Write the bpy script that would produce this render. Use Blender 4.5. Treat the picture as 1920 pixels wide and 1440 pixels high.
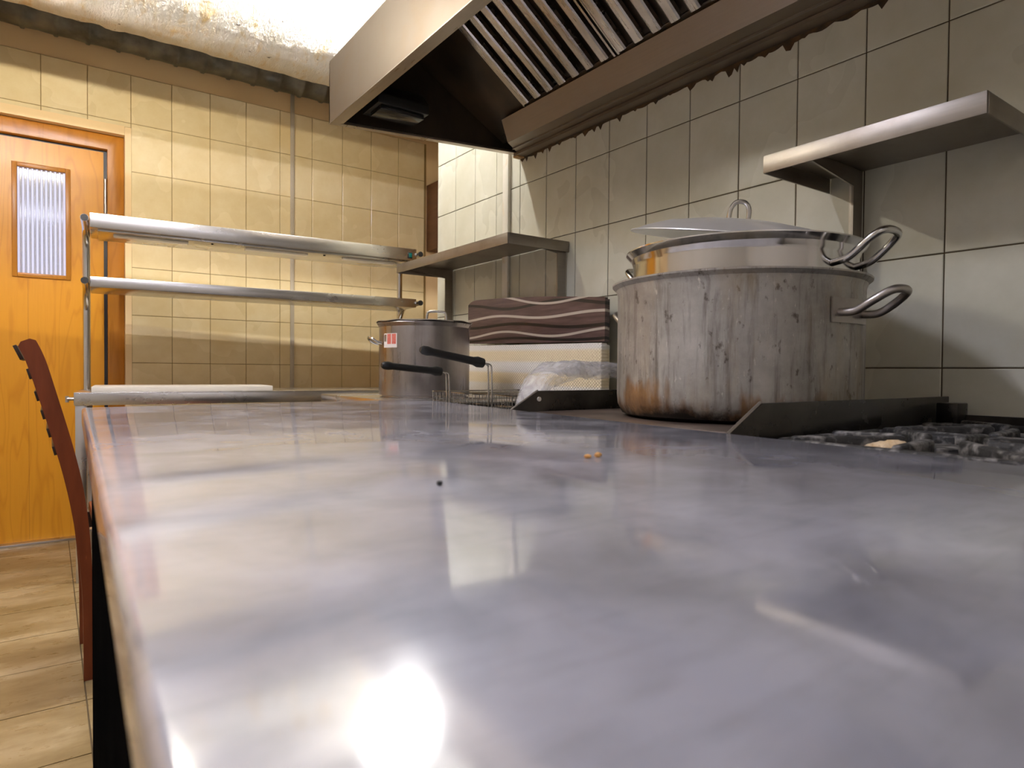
import bpy, bmesh, math, random
from mathutils import Vector, Matrix, noise
random.seed(7)
for o in list(bpy.data.objects): bpy.data.objects.remove(o)
sc = bpy.context.scene
col = sc.collection
Z = 0.91                     # camera height above the floor; heights below are written as Z + offset
PI = math.pi

# ------------------------------------------------------------------ camera, world, lights, exposure
F_PX, YAW, PITCH, ROLL = 1219.6, 0.6188, -0.0197, 0.0081
fw = Vector((math.sin(YAW)*math.cos(PITCH), math.cos(YAW)*math.cos(PITCH), math.sin(PITCH)))
r0 = Vector((math.cos(YAW), -math.sin(YAW), 0)); u0 = r0.cross(fw)
rt = r0*math.cos(ROLL) + u0*math.sin(ROLL); up = rt.cross(fw)
cd = bpy.data.cameras.new('camera'); cam = bpy.data.objects.new('camera', cd); col.objects.link(cam)
cam.matrix_world = Matrix(((rt.x, up.x, -fw.x, 0), (rt.y, up.y, -fw.y, 0), (rt.z, up.z, -fw.z, Z), (0, 0, 0, 1)))
cd.sensor_fit = 'HORIZONTAL'; cd.sensor_width = 36; cd.lens = 36*F_PX/1920; cd.clip_start = 0.01
cd.dof.use_dof = True; cd.dof.focus_distance = 1.9; cd.dof.aperture_fstop = 7.0
sc.camera = cam
w = bpy.data.worlds.new('world'); sc.world = w; w.use_nodes = True
w.node_tree.nodes['Background'].inputs[0].default_value = (0.75, 0.8, 1, 1)
w.node_tree.nodes['Background'].inputs[1].default_value = 0.25
sc.view_settings.view_transform = 'Standard'; sc.view_settings.look = 'None'
sc.view_settings.gamma = 1; sc.view_settings.use_curve_mapping = False
sc.view_settings.exposure = -0.08

def area(name, loc, rot, sx, sy, watts, color):
    l = bpy.data.lights.new(name, 'AREA'); l.shape = 'RECTANGLE'; l.size = sx; l.size_y = sy
    l.energy = watts; l.color = color
    o = bpy.data.objects.new(name, l); col.objects.link(o); o.location = loc; o.rotation_euler = rot
    return o
LAMPS = [  # x, y, length, drop below ceiling, watts, colour   kitchen battens and one added fill
    (1.22, 2.76, 0.40, 0.0, 27, (0.98, 0.98, 0.97)),
    (-0.60, 1.45, 0.60, 0.0, 37, (0.79, 0.81, 1.0)),
    (-0.10, -1.30, 1.2, 0.0, 3, (0.80, 0.82, 1.0)),  # unseen cool fill added behind the camera
    (-0.12, 2.45, 0.60, 0.42, 20, (1.0, 0.93, 0.80)),  # low drop and rods added to light the upper back wall
]
ZL0 = Z + 1.86
area('daylight_behind_door', (-0.1, 5.2, Z+0.9), (-PI/2, 0, 0), 1.6, 1.8, 17, (0.80, 0.79, 1.0))

# ------------------------------------------------------------------ materials
def nodes(name):
    m = bpy.data.materials.new(name); m.use_nodes = True
    nt = m.node_tree; b = nt.nodes['Principled BSDF']
    return m, nt, b
def N(nt, t, **kw):
    n = nt.nodes.new(t)
    for k, v in kw.items(): setattr(n, k, v)
    return n
def L(nt, a, b): nt.links.new(a, b)
def ramp(nt, fac, stops):
    r = N(nt, 'ShaderNodeValToRGB'); e = r.color_ramp.elements
    while len(e) < len(stops): e.new(0.5)
    for el, (p, c) in zip(e, stops):
        el.position = p; el.color = (c[0], c[1], c[2], 1) if not isinstance(c, (int, float)) else (c, c, c, 1)
    L(nt, fac, r.inputs[0]); return r.outputs[0]
def coords(nt, scale=(1, 1, 1), loc=(0, 0, 0), kind='Object', rot=(0, 0, 0)):
    tc = N(nt, 'ShaderNodeTexCoord'); mp = N(nt, 'ShaderNodeMapping')
    mp.inputs['Scale'].default_value = scale; mp.inputs['Location'].default_value = loc; mp.inputs['Rotation'].default_value = rot
    L(nt, tc.outputs[kind], mp.inputs[0]); return mp.outputs[0]
def worldpos(nt, scale=(1, 1, 1)):
    g = N(nt, 'ShaderNodeNewGeometry'); mp = N(nt, 'ShaderNodeMapping'); mp.inputs['Scale'].default_value = scale
    L(nt, g.outputs['Position'], mp.inputs[0]); return mp.outputs[0]
def noise_tex(nt, vec, scale, detail=4, rough=0.55, dist=0):
    n = N(nt, 'ShaderNodeTexNoise'); n.inputs['Scale'].default_value = scale; n.inputs['Detail'].default_value = detail
    n.inputs['Roughness'].default_value = rough; n.inputs['Distortion'].default_value = dist
    L(nt, vec, n.inputs['Vector']); return n.outputs['Fac']
def mixc(nt, fac, a, b, blend='MIX'):
    m = N(nt, 'ShaderNodeMix', data_type='RGBA', blend_type=blend)
    if isinstance(fac, (int, float)): m.inputs[0].default_value = fac
    else: L(nt, fac, m.inputs[0])
    for s, v in ((6, a), (7, b)):
        if isinstance(v, tuple): m.inputs[s].default_value = (v[0], v[1], v[2], 1)
        else: L(nt, v, m.inputs[s])
    return m.outputs[2]
def mathn(nt, op, a, b=None, c=None):
    m = N(nt, 'ShaderNodeMath', operation=op)
    for s, v in enumerate((a, b, c)):
        if v is None: continue
        if isinstance(v, (int, float)): m.inputs[s].default_value = v
        else: L(nt, v, m.inputs[s])
    return m.outputs[0]
def bump(nt, b, h, strength=0.2, dist=0.01):
    n = N(nt, 'ShaderNodeBump'); n.inputs['Strength'].default_value = strength; n.inputs['Distance'].default_value = dist
    L(nt, h, n.inputs['Height']); L(nt, n.outputs[0], b.inputs['Normal'])
def simple(name, c, rough=0.5, metal=0.0, c2=None, scale=8, stretch=(1, 1, 1), lo=0.35, hi=0.7, rvar=0.0, bmp=0.0, coat=0.0, spec=0.5, detail=5):
    m, nt, b = nodes(name)
    b.inputs['Metallic'].default_value = metal; b.inputs['Roughness'].default_value = rough
    b.inputs['Specular IOR Level'].default_value = spec
    b.inputs['Coat Weight'].default_value = coat; b.inputs['Coat Roughness'].default_value = 0.08
    v = worldpos(nt, stretch); f = noise_tex(nt, v, scale, detail)
    if c2: L(nt, ramp(nt, f, [(lo, c), (hi, c2)]), b.inputs['Base Color'])
    else: b.inputs['Base Color'].default_value = (*c, 1)
    if rvar: L(nt, ramp(nt, f, [(0.3, max(0.02, rough-rvar)), (0.7, min(1, rough+rvar))]), b.inputs['Roughness'])
    if bmp: bump(nt, b, f, bmp)
    return m
MT = {}
def tile_mat(name, c, c2, stain, rough):
    m, nt, b = nodes(name)
    v = worldpos(nt); f = noise_tex(nt, v, 9, 6, 0.65); g = noise_tex(nt, v, 2.2, 3)
    base = ramp(nt, f, [(0.3, c), (0.7, c2)])
    oi = N(nt, 'ShaderNodeObjectInfo')
    base = mixc(nt, mathn(nt, 'MULTIPLY', oi.outputs['Random'], 0.22), base, (c[0]*0.8, c[1]*0.8, c[2]*0.76))
    base = mixc(nt, ramp(nt, g, [(0.55, 0.0), (0.8, 0.45)]), base, stain)
    L(nt, base, b.inputs['Base Color']); L(nt, ramp(nt, g, [(0.3, rough-0.06), (0.7, rough+0.1)]), b.inputs['Roughness'])
    bump(nt, b, noise_tex(nt, v, 14, 3), 0.06, 0.004)
    return m
MT['tile_back'] = tile_mat('cream_glazed_tile', (0.78, 0.60, 0.31), (0.85, 0.69, 0.40), (0.72, 0.50, 0.19), 0.24)
MT['tile_right'] = tile_mat('grey_white_glazed_tile', (0.54, 0.525, 0.42), (0.62, 0.605, 0.51), (0.46, 0.42, 0.29), 0.24)
MT['grout_back'] = simple('brown_grout', (0.33, 0.21, 0.07), 0.9, c2=(0.24, 0.15, 0.05))
MT['grout_right'] = simple('dark_grout', (0.060, 0.042, 0.020), 0.9, c2=(0.11, 0.08, 0.045))
MT['peach'] = simple('peach_wall_paint', (0.90, 0.66, 0.35), 0.75, c2=(0.86, 0.61, 0.31), scale=3)
MT['white_paint'] = simple('off_white_paint', (0.75, 0.72, 0.66), 0.8, c2=(0.70, 0.67, 0.60), scale=2)
MT['ceiling'] = simple('ceiling_paint', (0.74, 0.70, 0.66), 0.85, c2=(0.68, 0.64, 0.58), scale=2)

def steel(name, c, rough, stretch, sc_=30, dirt=0.0, dirtc=(0.12, 0.08, 0.04), var=0.14, bmp=0.0):
    m, nt, b = nodes(name); b.inputs['Metallic'].default_value = 1
    f = noise_tex(nt, worldpos(nt, stretch), sc_, 6, 0.6); g = noise_tex(nt, worldpos(nt), 5, 6, 0.65)
    base = ramp(nt, f, [(0.25, tuple(x*0.82 for x in c)), (0.75, c)])
    if dirt: base = mixc(nt, ramp(nt, g, [(0.5, 0.0), (0.78, dirt)]), base, dirtc)
    L(nt, base, b.inputs['Base Color'])
    L(nt, ramp(nt, mathn(nt, 'ADD', mathn(nt, 'MULTIPLY', f, .6), mathn(nt, 'MULTIPLY', g, .4)), [(0.3, max(.05, rough-var/2)), (0.7, rough+var)]), b.inputs['Roughness'])
    if bmp: bump(nt, b, f, bmp, 0.002)
    return m
MT['steel'] = steel('brushed_steel', (0.66, 0.64, 0.62), 0.27, (1, 1, 1), 3, var=0.05)
MT['steel_x'] = steel('brushed_steel_lengthwise', (0.66, 0.64, 0.62), 0.25, (.6, 3, 3), 2, var=0.05)
MT['tube'] = steel('polished_steel_tube', (0.62, 0.60, 0.57), 0.16, (1, 1, 1), 6, var=0.06)
MT['hood'] = steel('hood_steel', (0.29, 0.245, 0.20), 0.46, (1, 1, 25), 10, dirt=0.5, dirtc=(0.30, 0.22, 0.14))
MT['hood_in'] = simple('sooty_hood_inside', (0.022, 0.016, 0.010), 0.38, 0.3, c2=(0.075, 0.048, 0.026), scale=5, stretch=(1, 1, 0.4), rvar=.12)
MT['lip'] = steel('hood_lip_steel', (0.52, 0.46, 0.39), 0.30, (8, .4, 8), 10, dirt=0.4, dirtc=(0.20, 0.14, 0.09))
MT['dark_glass'] = simple('smoked_glass', (0.02, 0.02, 0.02), 0.15)
MT['baffle'] = steel('baffle_steel', (0.62, 0.57, 0.51), 0.26, (1, 14, 1), 6, dirt=0.6, dirtc=(0.10, 0.07, 0.04))
MT['shelf'] = steel('wall_shelf_steel', (0.33, 0.295, 0.255), 0.38, (1, 1, 20), 10, dirt=0.5, dirtc=(0.16, 0.11, 0.07))
MT['black_steel'] = simple('black_greasy_steel', (0.018, 0.016, 0.014), 0.36, 0.55, c2=(0.06, 0.05, 0.042), scale=14, rvar=.15)
MT['guard'] = simple('dark_guard_steel', (0.028, 0.024, 0.020), 0.32, 0.6, c2=(0.075, 0.066, 0.054), scale=9, rvar=.12)
MT['black_plastic'] = simple('black_plastic', (0.012, 0.012, 0.012), 0.42)
MT['iron'] = simple('crusted_cast_iron', (0.030, 0.028, 0.027), 0.55, 0.2, c2=(0.34, 0.32, 0.30), scale=45, lo=.48, hi=.72, bmp=.5, detail=8)
MT['crust'] = simple('burnt_food_crust', (0.55, 0.38, 0.20), 0.85, c2=(0.72, 0.60, 0.44), scale=40, bmp=.8)
MT['shaded_black_body'] = simple('shaded_cabinet_panel', (0.003, 0.003, 0.003), 0.7, c2=(0.006, 0.0055, 0.005), spec=0.0)  # shade below the counter edge put into the near-black colour
MT['hotplate'] = simple('hotplate_steel', (0.10, 0.075, 0.06), 0.42, 0.6, c2=(0.20, 0.15, 0.12), scale=8)
MT['white_plastic'] = simple('white_plastic', (0.80, 0.77, 0.70), 0.4)
MT['conduit_back'] = simple('grey_trim', (0.50, 0.42, 0.30), 0.4)
MT['conduit_right'] = simple('cream_trunking', (0.74, 0.70, 0.60), 0.4, c2=(0.62, 0.42, 0.16), scale=7, lo=.55, hi=.75)
MT['green_plastic'] = simple('green_switch', (0.0, 0.10, 0.08), 0.3)
MT['grease'] = simple('black_grease', (0.012, 0.010, 0.006), 0.4, c2=(0.10, 0.05, 0.015), scale=20)
MT['rust'] = simple('rust_stain', (0.42, 0.24, 0.08), 0.7, c2=(0.14, 0.06, 0.02), scale=25)
MT['chair'] = simple('red_brown_varnished_wood', (0.20, 0.046, 0.014), 0.42, c2=(0.14, 0.032, 0.010), scale=12, stretch=(3, 3, .4), spec=.3)
MT['chair_dark'] = simple('dark_brown_slat', (0.030, 0.013, 0.008), 0.35)
MT['board'] = simple('grey_cutting_board', (0.56, 0.51, 0.44), 0.4)
MT['crumb'] = simple('orange_crumb', (0.62, 0.26, 0.05), 0.7, c2=(0.75, 0.45, 0.16), scale=200)
MT['rack_wood'] = simple('brown_rack_wood', (0.10, 0.038, 0.012), 0.5, c2=(0.15, 0.06, 0.02), stretch=(1, 1, 6))

def wood_door(name, c, c2, c3):
    m, nt, b = nodes(name)
    v = worldpos(nt, (9, 9, 1.1)); f = noise_tex(nt, v, 1.0, 2, 0.5, 0.3)
    rings = mathn(nt, 'FRACT', mathn(nt, 'MULTIPLY', f, 7.0))
    rings = mathn(nt, 'ABSOLUTE', mathn(nt, 'SUBTRACT', rings, 0.5))
    g = noise_tex(nt, worldpos(nt, (60, 60, 2.5)), 3, 5)
    base = ramp(nt, rings, [(0.0, c2), (0.18, c), (0.5, c)])
    base = mixc(nt, ramp(nt, g, [(0.4, 0.0), (0.75, 0.5)]), base, c3)
    L(nt, base, b.inputs['Base Color']); b.inputs['Roughness'].default_value = 0.33
    b.inputs['Specular IOR Level'].default_value = 0.35
    return m
MT['door'] = wood_door('orange_veneer', (0.66, 0.285, 0.018), (0.57, 0.225, 0.012), (0.60, 0.245, 0.014))
MT['frame'] = wood_door('brown_frame_veneer', (0.46, 0.18, 0.018), (0.39, 0.145, 0.012), (0.41, 0.155, 0.014))

def pane_mat():
    m, nt, b = nodes('fluted_glass'); out = nt.nodes['Material Output']
    t = N(nt, 'ShaderNodeBsdfTranslucent'); t.inputs[0].default_value = (0.95, 0.95, 1, 1)
    g = N(nt, 'ShaderNodeBsdfGlossy'); g.inputs['Roughness'].default_value = 0.08
    fr = N(nt, 'ShaderNodeFresnel'); fr.inputs[0].default_value = 1.5
    mx = N(nt, 'ShaderNodeMixShader'); L(nt, fr.outputs[0], mx.inputs[0]); L(nt, t.outputs[0], mx.inputs[1]); L(nt, g.outputs[0], mx.inputs[2])
    L(nt, mx.outputs[0], out.inputs[0]); return m
MT['pane'] = pane_mat()
def film_mat():
    m, nt, b = nodes('clear_plastic_film'); out = nt.nodes['Material Output']
    tr = N(nt, 'ShaderNodeBsdfTransparent'); tr.inputs[0].default_value = (0.93, 0.93, 0.95, 1)
    b.inputs['Base Color'].default_value = (0.80, 0.78, 0.80, 1); b.inputs['Roughness'].default_value = 0.14
    b.inputs['Specular IOR Level'].default_value = 0.9
    f = noise_tex(nt, worldpos(nt), 14, 4, .6, 1.5)
    mx = N(nt, 'ShaderNodeMixShader'); L(nt, ramp(nt, f, [(0.35, 0.22), (0.65, 0.62)]), mx.inputs[0])
    L(nt, tr.outputs[0], mx.inputs[1]); L(nt, b.outputs[0], mx.inputs[2]); L(nt, mx.outputs[0], out.inputs[0])
    bump(nt, b, noise_tex(nt, worldpos(nt), 30, 5, .6, 2), 0.7, 0.01)
    return m
MT['film'] = film_mat()
def counter_mat():
    m, nt, b = nodes('smeared_counter_steel')
    v = worldpos(nt, (1, 1, 1)); f = noise_tex(nt, v, 9, 5, 0.55, .4); g = noise_tex(nt, worldpos(nt, (3, 16, 1)), 6, 5, .6)
    base = ramp(nt, f, [(0.30, (0.23, 0.23, 0.275)), (0.64, (0.42, 0.42, 0.49))])
    base = mixc(nt, ramp(nt, g, [(0.52, 0.0), (0.75, 0.3)]), base, (0.20, 0.20, 0.22))
    L(nt, base, b.inputs['Base Color']); b.inputs['Metallic'].default_value = 0.25
    L(nt, ramp(nt, f, [(0.3, 0.50), (0.7, 0.62)]), b.inputs['Roughness'])
    b.inputs['Coat Weight'].default_value = 1.0; b.inputs['Coat IOR'].default_value = 3.1
    L(nt, ramp(nt, f, [(0.35, 0.04), (0.72, 0.15)]), b.inputs['Coat Roughness'])
    n = N(nt, 'ShaderNodeBump'); n.inputs['Strength'].default_value = .02; n.inputs['Distance'].default_value = .001
    L(nt, noise_tex(nt, v, 6, 1), n.inputs['Height']); L(nt, n.outputs[0], b.inputs['Coat Normal'])
    return m
MT['counter'] = counter_mat()
def floor_mat():
    m, nt, b = nodes('marbled_vinyl')
    f = noise_tex(nt, worldpos(nt, (1.2, 3.2, 1)), 2.0, 6, .58, .5); g = noise_tex(nt, worldpos(nt, (2.5, 8, 1)), 3, 7, .7)
    base = ramp(nt, f, [(0.30, (0.21, 0.145, 0.058)), (0.5, (0.30, 0.215, 0.10)), (0.70, (0.46, 0.355, 0.20))])
    base = mixc(nt, ramp(nt, g, [(0.52, 0), (0.72, .6)]), base, (0.20, 0.125, 0.05))
    L(nt, base, b.inputs['Base Color']); L(nt, ramp(nt, g, [(0.3, .22), (0.7, .42)]), b.inputs['Roughness'])
    return m
MT['floor'] = floor_mat()
MT['seam'] = simple('dark_floor_seam', (0.12, 0.08, 0.035), 0.8)
def foil_mat():
    m, nt, b = nodes('crinkled_foil'); b.inputs['Metallic'].default_value = 0.9
    f = noise_tex(nt, worldpos(nt, (2.2, 1, 1)), 6, 6, .65, .5); s = noise_tex(nt, worldpos(nt, (12, 1.5, 1.5)), 3, 6, .7)
    base = ramp(nt, f, [(0.32, (0.58, 0.54, 0.47)), (0.55, (0.66, 0.62, 0.55)), (0.72, (0.55, 0.36, 0.10))])
    base = mixc(nt, ramp(nt, s, [(0.5, 0), (0.75, .55)]), base, (0.50, 0.36, 0.14))
    L(nt, base, b.inputs['Base Color']); b.inputs['Roughness'].default_value = 0.4
    k = noise_tex(nt, worldpos(nt, (1, 2, 2)), 26, 3, .5); base = mixc(nt, ramp(nt, k, [(0.70, 0), (0.74, .9)]), base, (0.05, 0.03, 0.015)); L(nt, base, b.inputs['Base Color'])
    c = mathn(nt, 'ADD', noise_tex(nt, worldpos(nt, (30, 8, 8)), 4, 6, .7, 1.0), mathn(nt, 'MULTIPLY', noise_tex(nt, worldpos(nt, (1, 1, 1)), 16, 5, .6, 2.5), .9))
    bump(nt, b, c, .9, .014); return m
MT['foil'] = foil_mat()
MT['spiral'] = simple('dull_galvanised_duct', (0.085, 0.08, 0.065), 0.5, 0.7, c2=(0.22, 0.20, 0.15), scale=11, rvar=.1)
def pot_mat():
    m, nt, b = nodes('scorched_pot_steel')
    st = noise_tex(nt, worldpos(nt, (22, 22, 2.0)), 2.0, 7, .65, .3); f = noise_tex(nt, worldpos(nt), 9, 7, .7)
    fine = noise_tex(nt, worldpos(nt, (60, 60, 14)), 2.5, 6, .7)
    base = ramp(nt, f, [(0.3, (0.28, 0.262, 0.235)), (0.7, (0.50, 0.475, 0.43))])
    base = mixc(nt, ramp(nt, st, [(0.50, 0), (0.68, .7)]), base, (0.11, 0.088, 0.066))
    base = mixc(nt, ramp(nt, fine, [(0.62, 0), (0.70, .8)]), base, (0.74, 0.70, 0.62))
    sk = noise_tex(nt, worldpos(nt, (1, 1, .6)), 55, 4, .6); base = mixc(nt, ramp(nt, sk, [(0.62, 0), (0.70, .75)]), base, (0.07, 0.05, 0.035))
    yl = noise_tex(nt, worldpos(nt, (3, 3, .8)), 4, 5, .6); base = mixc(nt, ramp(nt, yl, [(0.5, 0), (0.72, .5)]), base, (0.40, 0.30, 0.16))
    tc = N(nt, 'ShaderNodeTexCoord'); sp = N(nt, 'ShaderNodeSeparateXYZ'); L(nt, tc.outputs['Object'], sp.inputs[0])
    blot = noise_tex(nt, worldpos(nt, (1, 1, .3)), 9, 4, .6)
    h = mathn(nt, 'SUBTRACT', sp.outputs['Z'], mathn(nt, 'MULTIPLY', mathn(nt, 'SUBTRACT', blot, .50), .42))
    brown = ramp(nt, h, [(0.0, 1.0), (0.015, 1.0), (0.05, 0.0)])
    base = mixc(nt, mathn(nt, 'MULTIPLY', brown, .8), base, ramp(nt, f, [(0.35, (0.10, 0.035, 0.008)), (0.7, (0.36, 0.17, 0.03))]))
    black = ramp(nt, mathn(nt, 'ADD', sp.outputs['Z'], mathn(nt, 'MULTIPLY', mathn(nt, 'SUBTRACT', f, .5), .07)), [(0.012, 1.0), (0.032, 0.0)])
    base = mixc(nt, black, base, (0.012, 0.009, 0.006))
    L(nt, base, b.inputs['Base Color']); b.inputs['Metallic'].default_value = 0.6
    L(nt, ramp(nt, st, [(0.3, .36), (0.7, .58)]), b.inputs['Roughness']); bump(nt, b, fine, .12, .003)
    return m
MT['pot'] = pot_mat()
MT['bright'] = steel('bright_pot_steel', (0.70, 0.68, 0.66), 0.11, (1, 1, 1), 4, var=.08, bmp=0)
MT['lid'] = simple('worn_lid_steel', (0.86, 0.85, 0.83), 0.28, 0.55, c2=(0.74, 0.72, 0.69), scale=6)
MT['pot2'] = steel('stock_pot_steel', (0.40, 0.37, 0.36), 0.27, (20, 20, 1), 3, dirt=.45, dirtc=(.16, .13, .11))
MT['dull'] = steel('dull_handle_steel', (0.50, 0.46, 0.42), 0.36, (1, 1, 1), 20, dirt=.5)
def wavy_mat():
    m, nt, b = nodes('brown_wavy_print')
    tc = N(nt, 'ShaderNodeNewGeometry'); sp = N(nt, 'ShaderNodeSeparateXYZ'); L(nt, tc.outputs['Position'], sp.inputs[0])
    y = sp.outputs['Y']; z = sp.outputs['Z']
    def band(z0, amp, k, ph, half, slope=0.0):
        c = mathn(nt, 'ADD', mathn(nt, 'MULTIPLY', mathn(nt, 'SINE', mathn(nt, 'ADD', mathn(nt, 'MULTIPLY', y, k), ph)), amp), mathn(nt, 'ADD', mathn(nt, 'MULTIPLY', mathn(nt, 'SUBTRACT', y, 2.1), slope), z0))
        return mathn(nt, 'LESS_THAN', mathn(nt, 'ABSOLUTE', mathn(nt, 'SUBTRACT', z, c)), half)
    g = noise_tex(nt, worldpos(nt, (1, 3, 30)), 3, 5)
    base = ramp(nt, g, [(0.3, (0.050, 0.027, 0.025)), (0.7, (0.11, 0.065, 0.060))])
    for a in ((Z+.268, .012, 9.5, 2.2, .006, .04), (Z+.185, .008, 9, 0.6, .006, .04), (Z+.130, .006, 8, 2.6, .005, .02)):
        base = mixc(nt, band(*a), base, (0.006, 0.004, 0.004))
    for a in ((Z+.290, .017, 8.5, .2, .0045, .07), (Z+.222, .008, 10, 3.4, .0050, .03), (Z+.152, .012, 9.5, 5.0, .0045, .02)):
        base = mixc(nt, band(*a), base, (0.42, 0.36, 0.30))
    L(nt, base, b.inputs['Base Color']); b.inputs['Roughness'].default_value = .38
    return m
MT['wavy'] = wavy_mat()
def mesh_mat():
    m, nt, b = nodes('cream_woven_stripe')
    tc = N(nt, 'ShaderNodeNewGeometry'); sp = N(nt, 'ShaderNodeSeparateXYZ'); L(nt, tc.outputs['Position'], sp.inputs[0])
    s = mathn(nt, 'SINE', mathn(nt, 'MULTIPLY', mathn(nt, 'SUBTRACT', sp.outputs['Z'], mathn(nt, 'MULTIPLY', sp.outputs['Y'], .012)), 68))
    base = ramp(nt, mathn(nt, 'ADD', mathn(nt, 'MULTIPLY', s, .5), .5), [(0.30, (0.74, 0.70, 0.64)), (0.70, (0.75, 0.63, 0.42))])
    wv = mathn(nt, 'MULTIPLY', mathn(nt, 'SINE', mathn(nt, 'MULTIPLY', sp.outputs['Y'], 420)), mathn(nt, 'SINE', mathn(nt, 'MULTIPLY', sp.outputs['Z'], 520)))
    L(nt, base, b.inputs['Base Color']); b.inputs['Roughness'].default_value = .7
    bump(nt, b, wv, .5, .003); return m
MT['weave'] = mesh_mat()
def emis(name, c, s):
    m, nt, b = nodes(name); b.inputs['Base Color'].default_value = (*c, 1)
    b.inputs['Emission Color'].default_value = (*c, 1); b.inputs['Emission Strength'].default_value = s; return m
MT['heat_tube'] = simple('frosted_tube', (0.82, 0.76, 0.64), 0.35)
MT['sticker_white'] = simple('sticker_white', (0.75, 0.70, 0.66), 0.5)
MT['sticker_red'] = simple('sticker_red', (0.55, 0.10, 0.07), 0.5, c2=(.62, .22, .17), scale=300)

# ------------------------------------------------------------------ mesh helpers (world coordinates)
def box(bm, x0, x1, y0, y1, z0, z1, bev=0.0, seg=2):
    vs = [bm.verts.new(p) for p in ((x0, y0, z0), (x1, y0, z0), (x1, y1, z0), (x0, y1, z0), (x0, y0, z1), (x1, y0, z1), (x1, y1, z1), (x0, y1, z1))]
    fs = [bm.faces.new([vs[i] for i in q]) for q in ((3, 2, 1, 0), (4, 5, 6, 7), (0, 1, 5, 4), (1, 2, 6, 5), (2, 3, 7, 6), (3, 0, 4, 7))]
    if bev:
        es = list({e for f in fs for e in f.edges})
        bmesh.ops.bevel(bm, geom=es, offset=bev, segments=seg, affect='EDGES', profile=.5)
    return vs
def prism(bm, poly, off, bev=0.0, bseg=2):
    """poly: list of 3D points (planar), extruded by vector off"""
    a = [bm.verts.new(p) for p in poly]; b = [bm.verts.new(Vector(p)+Vector(off)) for p in poly]
    n = len(poly); fs = [bm.faces.new(a[::-1]), bm.faces.new(b)]
    for i in range(n): fs.append(bm.faces.new((a[i], a[(i+1) % n], b[(i+1) % n], b[i])))
    bmesh.ops.recalc_face_normals(bm, faces=fs)
    if bev:
        es = list({e for f in fs for e in f.edges})
        bmesh.ops.bevel(bm, geom=es, offset=bev, segments=bseg, affect='EDGES', profile=.5)
def tube(bm, pts, r, seg=10, closed=False, rs=None, cap=True):
    pts = [Vector(p) for p in pts]; n = len(pts); rings = []; prev = None
    for i, p in enumerate(pts):
        if closed: t = pts[(i+1) % n]-pts[i-1]
        else: t = pts[min(i+1, n-1)]-pts[max(i-1, 0)]
        t.normalize()
        if prev is None:
            a = Vector((0, 0, 1)) if abs(t.z) < .9 else Vector((1, 0, 0)); u = t.cross(a).normalized()
        else: u = (prev - t*prev.dot(t)).normalized()
        prev = u; v = t.cross(u); rr = rs[i] if rs else r
        rings.append([bm.verts.new(p+(u*math.cos(2*PI*k/seg)+v*math.sin(2*PI*k/seg))*rr) for k in range(seg)])
    m = n if closed else n-1
    for i in range(m):
        A = rings[i]; B = rings[(i+1) % n]
        for k in range(seg): bm.faces.new((A[k], A[(k+1) % seg], B[(k+1) % seg], B[k]))
    if not closed and cap: bm.faces.new(rings[0][::-1]); bm.faces.new(rings[-1])
def smooth_path(pts, n=6):
    P = [Vector(p) for p in pts]; out = []
    for i in range(len(P)-1):
        a = P[max(i-1, 0)]; b = P[i]; c = P[i+1]; d = P[min(i+2, len(P)-1)]
        for k in range(n):
            t = k/n
            out.append(.5*((2*b)+(c-a)*t+(2*a-5*b+4*c-d)*t*t+(3*b-a-3*c+d)*t**3))
    out.append(P[-1]); return out
def lathe(bm, prof, c, seg=64, cap=True):
    rings = []
    for r, z in prof:
        rings.append([bm.verts.new((c[0]+r*math.cos(2*PI*k/seg), c[1]+r*math.sin(2*PI*k/seg), c[2]+z)) for k in range(seg)] if r > 1e-6 else [bm.verts.new((c[0], c[1], c[2]+z))])
    for A, B in zip(rings, rings[1:]):
        for k in range(seg):
            a = [A[k % len(A)], A[(k+1) % len(A)], B[(k+1) % len(B)], B[k % len(B)]]
            a = list(dict.fromkeys(a))
            if len(a) > 2: bm.faces.new(a)
WM = {}
def place(o, parent, M):
    col.objects.link(o)
    if parent is not None: o.parent = parent; o.matrix_basis = WM[parent.name].inverted() @ M
    else: o.matrix_basis = M
    WM[o.name] = M
def obj(name, bm, m, parent=None, origin=None, smooth=True, kind=None, ang=25):
    """one mesh object from world-space bmesh; origin = base centre"""
    if not isinstance(bm, bpy.types.Mesh):
        bmesh.ops.recalc_face_normals(bm, faces=bm.faces[:])
        me = bpy.data.meshes.new(name); bm.to_mesh(me); bm.free()
    else: me = bm
    xs = [v.co for v in me.vertices]
    lo = Vector([min(c[i] for c in xs) for i in range(3)]); hi = Vector([max(c[i] for c in xs) for i in range(3)])
    og = Vector(origin) if origin else Vector(((lo.x+hi.x)/2, (lo.y+hi.y)/2, lo.z))
    M = Matrix.Translation(og); me.transform(M.inverted())
    if smooth:
        for p in me.polygons: p.use_smooth = True
        me.set_sharp_from_angle(angle=math.radians(ang))
    me.materials.append(MT[m]); o = bpy.data.objects.new(name, me); place(o, parent, M)
    if kind: o['kind'] = kind
    return o
def tag(o, label, cat, group=None):
    o['label'] = label; o['category'] = cat
    if group: o['group'] = group
    return o
def thing(name, label, cat, loc, group=None):
    o = bpy.data.objects.new(name, None); o.empty_display_size = .05; place(o, None, Matrix.Translation(Vector(loc)))
    return tag(o, label, cat, group)
def B(): return bmesh.new()
def boxo(name, dims, m, parent=None, bev=0.0, **kw):
    bm = B(); box(bm, *dims, bev); return obj(name, bm, m, parent, **kw)
def tubeo(name, pts, r, m, parent=None, seg=10, **kw):
    bm = B(); tube(bm, pts, r, seg, **kw); return obj(name, bm, m, parent, ang=60)
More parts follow.
